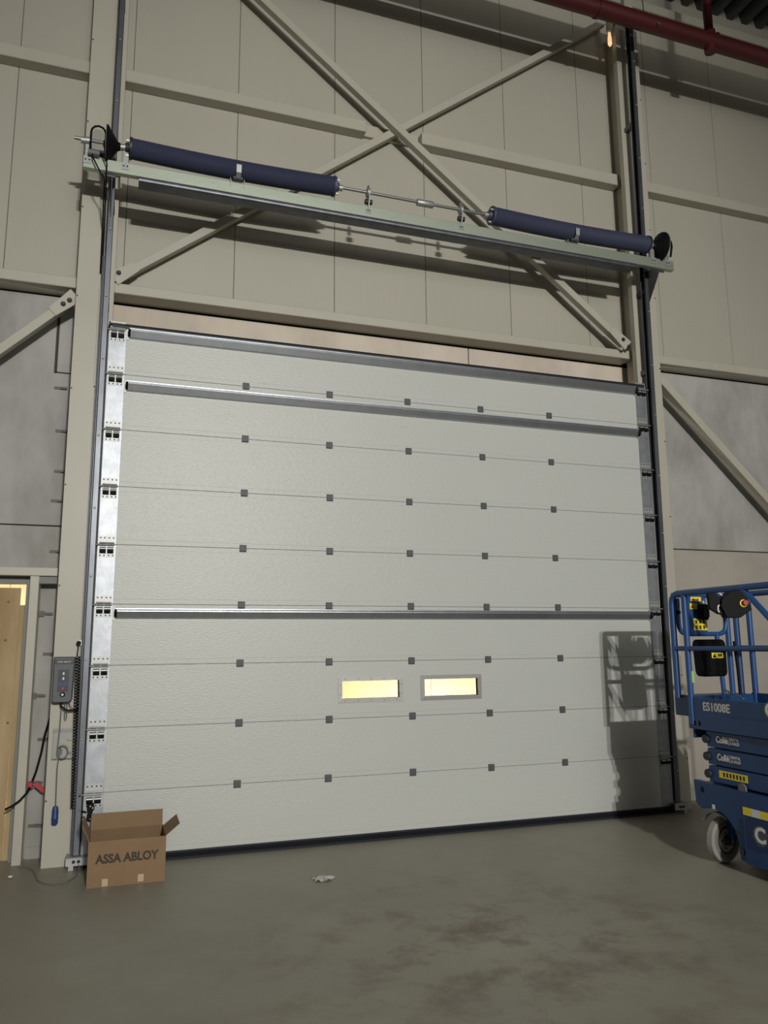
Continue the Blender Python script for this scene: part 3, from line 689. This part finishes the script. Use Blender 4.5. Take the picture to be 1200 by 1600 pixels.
scrap('paper_scrap', 'tiny white paper scrap on the floor at far left', 'scrap', -1.85, -.10, .028, .012, WHITEP, 9)

# ================================================================= CARDBOARD BOX
t = thing('cardboard_box', 'open brown cardboard box with printed lettering beside the left column', 'box', (-.955, -.415, 0))
hw, hd_, hz = .296, .215, .344; th = .006
MB().box(-hw, hw, -hd_, -hd_ + th, 0, hz).build('front_wall', CARD, t)
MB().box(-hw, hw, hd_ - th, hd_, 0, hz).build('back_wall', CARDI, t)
MB().box(-hw, -hw + th, -hd_ + th, hd_ - th, 0, hz).build('side_wall', CARD, t); MB().box(hw - th, hw, -hd_ + th, hd_ - th, 0, hz).build('side_wall', CARD, t)
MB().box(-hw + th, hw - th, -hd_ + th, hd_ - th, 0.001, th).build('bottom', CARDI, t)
MB().obox((-hw + .004, hd_ - th, hz), (2 * hw - .012, 0, 0), (0, th, 0), (.0, .03, .125)).build('back_flap', CARD, t)
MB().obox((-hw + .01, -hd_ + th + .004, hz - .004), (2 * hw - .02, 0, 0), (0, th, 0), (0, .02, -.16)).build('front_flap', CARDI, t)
MB().obox((hw - th, -hd_ + .01, hz), (th, 0, 0), (0, 2 * hd_ - .06, 0), (.105, .0, .085)).build('side_flap', CARD, t)
MB().obox((-hw, -hd_ + .02, hz), (th, 0, 0), (0, 2 * hd_ - .06, 0), (-.055, .0, .125)).build('side_flap', CARD, t)
text('printed_lettering', 'ASSA ABLOY', .092, INK, (.0, -hd_ - .0006, .205), '-y', t, .0036, .0004, .90)
for x, z in ((-.16, .035), (.11, .045)):
    MB().box(x - .022, x + .022, -hd_ - .0008, -hd_, z - .03, z + .025).build('tape_scrap', TAPE, t)

# ================================================================= SCISSOR LIFT
XN, XF = 3.77, 4.50
L = thing('scissor_lift', 'blue scissor lift with guard rails parked before the right column', 'scissor lift', (XN, -1.6, 0))
ox, oy = XN, -1.6
def P(x, y, z): return (x - ox, y - oy, z)
def lb(x0, x1, y0, y1, z0, z1, name, m_, bev=.004, par=L): 
    return MB().box(x0 - ox, x1 - ox, y0 - oy, y1 - oy, z0, z1).build(name, m_, par, bevel=bev)
# chassis side profile (y,z) with wheel arches
def arc(cy, r, a0, a1, n=9): return [(cy + r * math.cos(math.radians(a0 + (a1 - a0) * k / n)) - oy, .19 + r * math.sin(math.radians(a0 + (a1 - a0) * k / n))) for k in range(n + 1)]
yr = -3.72
outl = [(-1.60 - oy, .66), (-1.615 - oy, .47), (-1.68 - oy, .43)] + arc(-1.83, .265, 62, 178)[1:] + [(-2.10 - oy, .11), (yr + .50 - oy, .11)] + arc(yr + .26, .235, 10, 170) + [(yr - oy, .12), (yr - oy, .64)]
MB().prism(outl, 0.0, .05, 'x').build('chassis_side', LIFTB, L)
MB().prism(outl, .73, .78, 'x').build('chassis_side', LIFTB, L)
lb(XN + .052, XN + .728, yr + .02, -2.15, .12, .60, 'chassis_body', LIFTB)
lb(XN + .052, XN + .728, -2.14, -1.61, .48, .64, 'chassis_nose', LIFTB)
lb(XN - .012, XN - .001, -3.3, -2.165, .10, .455, 'side_hatch', LIFTB)
lb(XN - .004, XN + .06, -2.06, -2.10, .30, .34, 'hinge_block', DARKM, .002); lb(XN - .012, XN, -2.14, -2.10, .16, .20, 'hinge_block', DARKM, .002)
lb(XN - .003, XN + .01, -1.72, -1.69, .57, .615, 'tie_hole', BLACK, 0)
lb(XN - .003, XN + .01, -1.84, -1.81, .455, .49, 'tag_label', WHT, 0)
lb(XN + .15, XN + .66, -1.85, -1.76, .20, .47, 'axle_beam', LIFTB); lb(XN + .16, XN + .66, -3.6, -1.66, .60, .74, 'shadow_filler', LIFTB)  # tray box added inside to close a lit gap in the lift's shadow
def wheel(x, y, rz, nm):
    w = MB(); R_ = .186; n = Vector((math.cos(rz), math.sin(rz), 0))
    pr = [(-.010, .11), (-.010, .172), (-.004, .184), (.046, .184), (.056, .174), (.055, .11)]
    o = MB().lathe(pr, P(x, y, .185), n, 32).build('wheel', TYRE, L, smooth=True)
    MB().lathe([(.050, .115), (.060, .112), (.052, .085), (.052, .045), (.075, .04), (.078, .02)], P(x, y, .185), n, 24).build('hub', HUB, o, smooth=True)
    MB().lathe([(.0562, .155), (.0585, .150), (.058, .118), (.0555, .113)], P(x, y, .185), n, 28, False).build('rim_ring', mat('tyre_side', srgb(112, 108, 102), .8), o, smooth=True)
    for k in range(5):
        an = k * 2 * math.pi / 5; u = n.cross(Vector((0, 0, 1)))
        c = Vector(P(x, y, .185)) + u * .065 * math.cos(an) + Vector((0, 0, .065 * math.sin(an)))
        MB().lathe([(.05, .009), (.062, .009)], c, n, 6).build('wheel_nut', DARKM, o)
wheel(3.895, -1.745, math.radians(281), 'a'); wheel(4.42, -1.745, math.radians(101), 'b')
wheel(3.84, yr + .26, math.radians(180), 'c'); wheel(4.46, yr + .26, 0, 'd')
MB().strip(arc(-1.83, .235, 35, 120), .012, .01, .06, 'x').build('mudguard', GREYC, L)
# scissor arm stack
for side, xa in ((0, XN + .03), (1, XN + .68)):
    for k in range(3):
        z0 = .665 + k * .145
        arm = MB().obox(P(xa, -1.765, z0 + .006), (.055, 0, 0), (0, -1.85, .0), (0, 0, .134)).build('scissor_arm', LIFTB, L, bevel=.006)
        MB().obox(P(xa + .06, -1.78, z0 + .005), (.05, 0, 0), (0, -1.80, .0), (0, 0, .135)).build('scissor_arm', LIFTB, L, bevel=.006)
        MB().lathe([(-.02, .035), (.03, .042), (.06, .042)], P(xa, -1.765, z0 + .07), 'x', 14).build('pivot_pin', DARKM, arm, smooth=True)
        if side == 0:
            yc = -1.98
            if k in (2, 1):
                MB().box(-.0012, .0, -.14, .14, -.045, .04).build('company_sticker', mat('blue_sticker', srgb(22, 46, 92), .5), arm, loc=P(xa, yc - .03, z0 + .075))
                text('company_name', 'Collé', .075, WHT, P(xa - .002, yc + .03, z0 + .075), '-x', arm, .0020, .0004, .85)
                text('company_line', 'RENTAL', .034, WHT, P(xa - .002, yc - .115, z0 + .092), '-x', arm, .0005, .0004, .9)
                text('company_line', '& SALES', .034, WHT, P(xa - .002, yc - .115, z0 + .060), '-x', arm, .0005, .0004, .9)
                MB().box(-.0014, -.0006, -.0015, .0015, -.035, .035).build('divider', WHT, arm, loc=P(xa - .001, yc - .048, z0 + .075))
            else:
                MB().box(-.0015, .0, -.16, .16, -.03, .03).build('yellow_strip', YEL, arm, loc=P(xa, yc - .07, z0 + .085))
                for q in range(7): MB().box(-.0022, -.0014, -.010, .010, -.018, .018).build('strip_mark', INK, arm, loc=P(xa, yc - .19 + q * .037, z0 + .085))
MB().lathe([(-.008, .042), (.008, .042)], P(XN + .015, -2.16, .672), 'x', 16).build('cable_pulley', GREYC, L, smooth=True)
# platform
lb(XN + .03, XF - .02, -3.7, -1.62, 1.10, 1.15, 'platform_floor', LIFTB)
toe = MB().box(-.008, .012, -3.72 - oy, -1.60 - oy, 1.10, 1.375).build('toe_board', LIFTB, L, bevel=.003)
lb(XF - .012, XF + .008, -3.72, -1.60, 1.15, 1.39, 'toe_board', LIFTB)
MB().box(-.012, -.008, -3.72 - oy, -2.08 - oy, 1.24, 1.245).build('toe_rib', LIFTB, toe)
for yy in (-1.68, -1.74): lb(XN - .010, XN + .0, yy - .015, yy + .015, 1.13, 1.175, 'lashing_hole', BLACK, .003)
lb(XN + .02, XF - .02, -1.615, -1.40, 1.20, 1.38, 'deck_extension', LIFTB); lb(XN + .015, XF - .015, -1.64, -1.617, 1.02, 1.38, 'end_toe_board', LIFTB); lb(XN + .015, XF - .015, -3.72, -3.70, 1.10, 1.38, 'end_toe_board', LIFTB)
MB().lathe([(0, .045), (.015, .04)], P(XN + .10, -1.50, 1.382), 'z', 14).build('amber_light', ORANGE, L, smooth=True)
text('model_lettering', 'ES1008E', .098, mat('grey_lettering', srgb(200, 200, 198), .6), P(XN - .0095, -1.955, 1.30), '-x', toe, .0026, .0005, .95)
def logo(y, z, s, par, x):
    g = MB(); pts = []
    for k in range(24):
        r_ = 1.0 if k % 2 else .86; an = 2 * math.pi * k / 24; pts.append((s * r_ * math.cos(an), s * r_ * math.sin(an)))
    g.prism(pts, -.0015, 0, 'x').build('logo_gear', mat('logo_grey', srgb(74, 80, 92), .5), par, loc=P(x, y, z))
    text('logo_lettering', 'C', s * 1.9, WHT, P(x - .002, y, z), '-x', par, .006, .0005)
logo(-2.545, 1.32, .075, toe, XN - .009)
hatch = bpy.data.objects['side_hatch']
MB().box(-.0015, 0, -.42, .02, -.125, .11).build('company_sticker', mat('blue_sticker', srgb(22, 46, 92), .5), hatch, loc=P(XN - .0125, -2.22, .345))
logo(-2.34, .345, .085, hatch, XN - .0145)
text('company_name', 'ollé', .15, WHT, P(XN - .0165, -2.52, .345), '-x', hatch, .004, .0005, .9)
text('company_line', 'RENTAL & SALES', .04, WHT, P(XN - .0165, -2.55, .265), '-x', hatch, .0005, .0005, .9)
for a, c, m_ in ((-2.165, -2.255, YEL), (-2.257, -2.345, WHT), (-2.347, -2.435, YEL), (-2.437, -2.53, WHT)):
    lb(XN - .0055, XN - .0005, c, a, .475, .535, 'reflective_tape', m_, 0)
# guard rails
def rail(pts, r=.026, name='guard_rail', m_=LIFTL, seg=10, par=L): return MB().tube([P(*p) for p in pts], r, seg).build(name, m_, par, smooth=True)
def rounded(c0, corner, c1, rad, n=5):
    c0, corner, c1 = map(Vector, (c0, corner, c1)); a = corner + (c0 - corner).normalized() * rad; b_ = corner + (c1 - corner).normalized() * rad
    return [tuple((1 - t) ** 2 * a + 2 * t * (1 - t) * corner + t * t * b_) for t in [k / n for k in range(n + 1)]]
for xx, nm in ((XN, 'n'), (XF, 'f')):
    rail([(xx, -1.475, 1.36)] + rounded((xx, -1.475, 1.4), (xx, -1.475, 2.30), (xx, -3.0, 2.30), .10) + [(xx, -3.70, 2.30)], .028)
    rail([(xx, -1.475, 1.80), (xx, -3.70, 1.80)], .022, 'mid_rail')
    rail([(xx, -1.645, 1.14), (xx, -1.645, 2.29)], .027, 'rail_post')
    for yy in ((-2.86, -3.68) if nm == 'n' else (-1.93, -2.86, -3.68)): rail([(xx, yy, 1.36), (xx, yy, 2.29)], .024, 'rail_post')
rail([(XN, -2.36, 2.29), (XN, -2.86, 1.80)], .024, 'rail_brace')
# end frame facing the door
rail([(XN, -1.49, 2.29), (XF - .10, -1.49, 2.29)], .024, 'end_rail'); rail([(XN, -1.49, 1.80), (XF, -1.49, 1.80)], .02, 'end_rail')
rail([(XN, -3.70, 2.30), (XF, -3.70, 2.30)], .024, 'end_rail'); rail([(XN, -3.70, 1.80), (XF, -3.70, 1.80)], .02, 'end_rail')
a0 = (XN + .05, -1.49, 2.26); c0 = (XN + .05, -1.49, 1.93); c1 = (XF - .14, -1.49, 1.93); a1 = (XF - .14, -1.49, 2.26)
rail([a0] + rounded(a0, c0, c1, .10) + rounded(c0, c1, a1, .10) + [a1], .022, 'entry_hoop')
rail([(XF - .12, -1.49, 1.36), (XF - .12, -1.49, 2.29)], .026, 'rail_post')
rail([(XF - .22, -1.49, 1.36), (XF - .255, -1.49, 1.93)], .022, 'rail_post')
lb(XN + .165, XN + .365, -1.505, -1.475, 1.93, 2.30, 'sign_plate', LIFTL)
sp = bpy.data.objects['sign_plate']
for x0, x1, z0, z1 in ((.190, .310, 2.235, 2.275), (.175, .26, 2.160, 2.215), (.205, .36, 1.965, 2.075)):
    st = MB().box(x0, x1, -1.508 - oy, -1.5055 - oy, z0, z1).build('warning_sticker', YEL, sp)
    if z0 < 2:
        for i in range(3):
            for j in range(2): MB().box(x0 + .02 + i * .043, x0 + .042 + i * .043, -1.5092 - oy, -1.508 - oy, z0 + .012 + j * .05, z0 + .044 + j * .05).build('pictogram', INK, st)
    elif z0 < 2.2: MB().prism([(x0 + .008, z0 + .008), (x0 + .05, z0 + .008), (x0 + .029, z0 + .048)], -1.5092 - oy, -1.508 - oy, 'y').build('warning_triangle', REDP, st)
    else: 
        for i in range(2): MB().prism([(x0 + .02 + i * .05, z0 + .006), (x0 + .045 + i * .05, z0 + .006), (x0 + .0325 + i * .05, z0 + .032)], -1.5092 - oy, -1.508 - oy, 'y').build('warning_triangle', REDP, st)
lb(XN + .255, XN + .345, -1.56, -1.51, 2.06, 2.205, 'handset_box', BLACK, .008)
lb(XN + .28, XN + .34, -1.575, -1.561, 2.085, 2.185, 'handset_face', HUB, .003)
lb(XN + .285, XN + .315, -1.545, -1.512, 2.207, 2.235, 'handset_clip', WHT, .002)
rail([(XN + .03, -1.50, 2.13), (XN + .06, -1.50, 2.13)], .02, 'gate_latch', BLACK)
lb(XN - .002, XN + .028, -1.676, -1.668, 1.50, 1.60, 'pass_label', mat('green_label', srgb(150, 190, 120), .5), 0)
MB().tube([P(XN + .10, -1.95, 1.45), P(XN + .02, -2.25, 1.395)], .007, 6).build('loose_rod', GREYC, L, smooth=True)
rail([(XF - .09, -1.55, 1.38), (XF - .095, -1.55, 1.62), (XF - .085, -1.52, 1.86)], .014, 'spiral_hose', BLACK)
rail([(XF, -2.02, 1.52), (XF - .05, -2.10, 1.62), (XF - .03, -2.3, 1.72)], .008, 'cable', BLACK)
# control console hung on the rails, case below
t = thing('control_console', 'black control console with red emergency button on blue rails', 'control console', (4.15, -1.842, 2.19))
t.rotation_euler = (0, 0, math.radians(-18.8))
def q(lst): return [((u - 1150) / 165.0, (942 - v) / 165.0) for u, v in lst]
MB().prism(q([(1127, 945), (1135, 962), (1155, 962), (1173, 950), (1167, 932), (1160, 920), (1142, 920), (1139, 927), (1130, 932)]), -.05, .06, 'y').build('console_body', BLACK, t, bevel=.005)
MB().prism(q([(1111, 922), (1122, 922), (1126, 930), (1133, 930), (1134, 958), (1125, 956), (1113, 948)]), -.02, .03, 'y').build('bracket_plate', BLACK, t, bevel=.003)
MB().lathe([(-.012, .034), (0, .034)], ((1160 - 1150) / 165, -.05, (942 - 941) / 165), 'y', 18).build('button_ring', YEL, t, smooth=True)
MB().lathe([(-.045, .022), (-.03, .027), (-.012, .020)], ((1161 - 1150) / 165, -.05, (942 - 940.5) / 165), 'y', 16).build('emergency_button', REDP, t, smooth=True)
MB().tube([((u - 1150) / 165, -.03, (942 - v) / 165) for u, v in ((1125, 954), (1123.5, 950), (1124, 945), (1126, 943))], .007, 6).build('white_strap', WHT, t, smooth=True)
MB().tube([((u - 1150) / 165, -.03, (942 - v) / 165) for u, v in ((1124, 924), (1128, 926), (1131, 929))], .007, 6).build('white_strap', WHT, t, smooth=True)
t = thing('document_case', 'black plastic document case with yellow label hanging on the lift', 'case', (4.08, -1.56, 1.545))
MB().prism([(-.14, .035), (-.115, .0), (.125, .0), (.15, .03), (.15, .30), (.12, .335), (-.13, .335), (-.155, .30)], -.06, .045, 'y').build('case_body', BLACK, t, bevel=.012)
MB().box(-.15, .148, -.068, .048, .22, .225).box(-.10, .10, -.064, -.058, .05, .20).build('lid_rim', BLACK, t, bevel=.002)
lbm = MB().box(-.03, .10, -.0665, -.064, .165, .215).build('yellow_label', YEL, t)
MB().prism([(-.022, .170), (.022, .170), (.0, .208)], -.0680, -.0665, 'y').build('warning_triangle', BLACK, lbm)
MB().box(.040, .085, -.0680, -.0665, .178, .202).build('pictogram', INK, lbm)
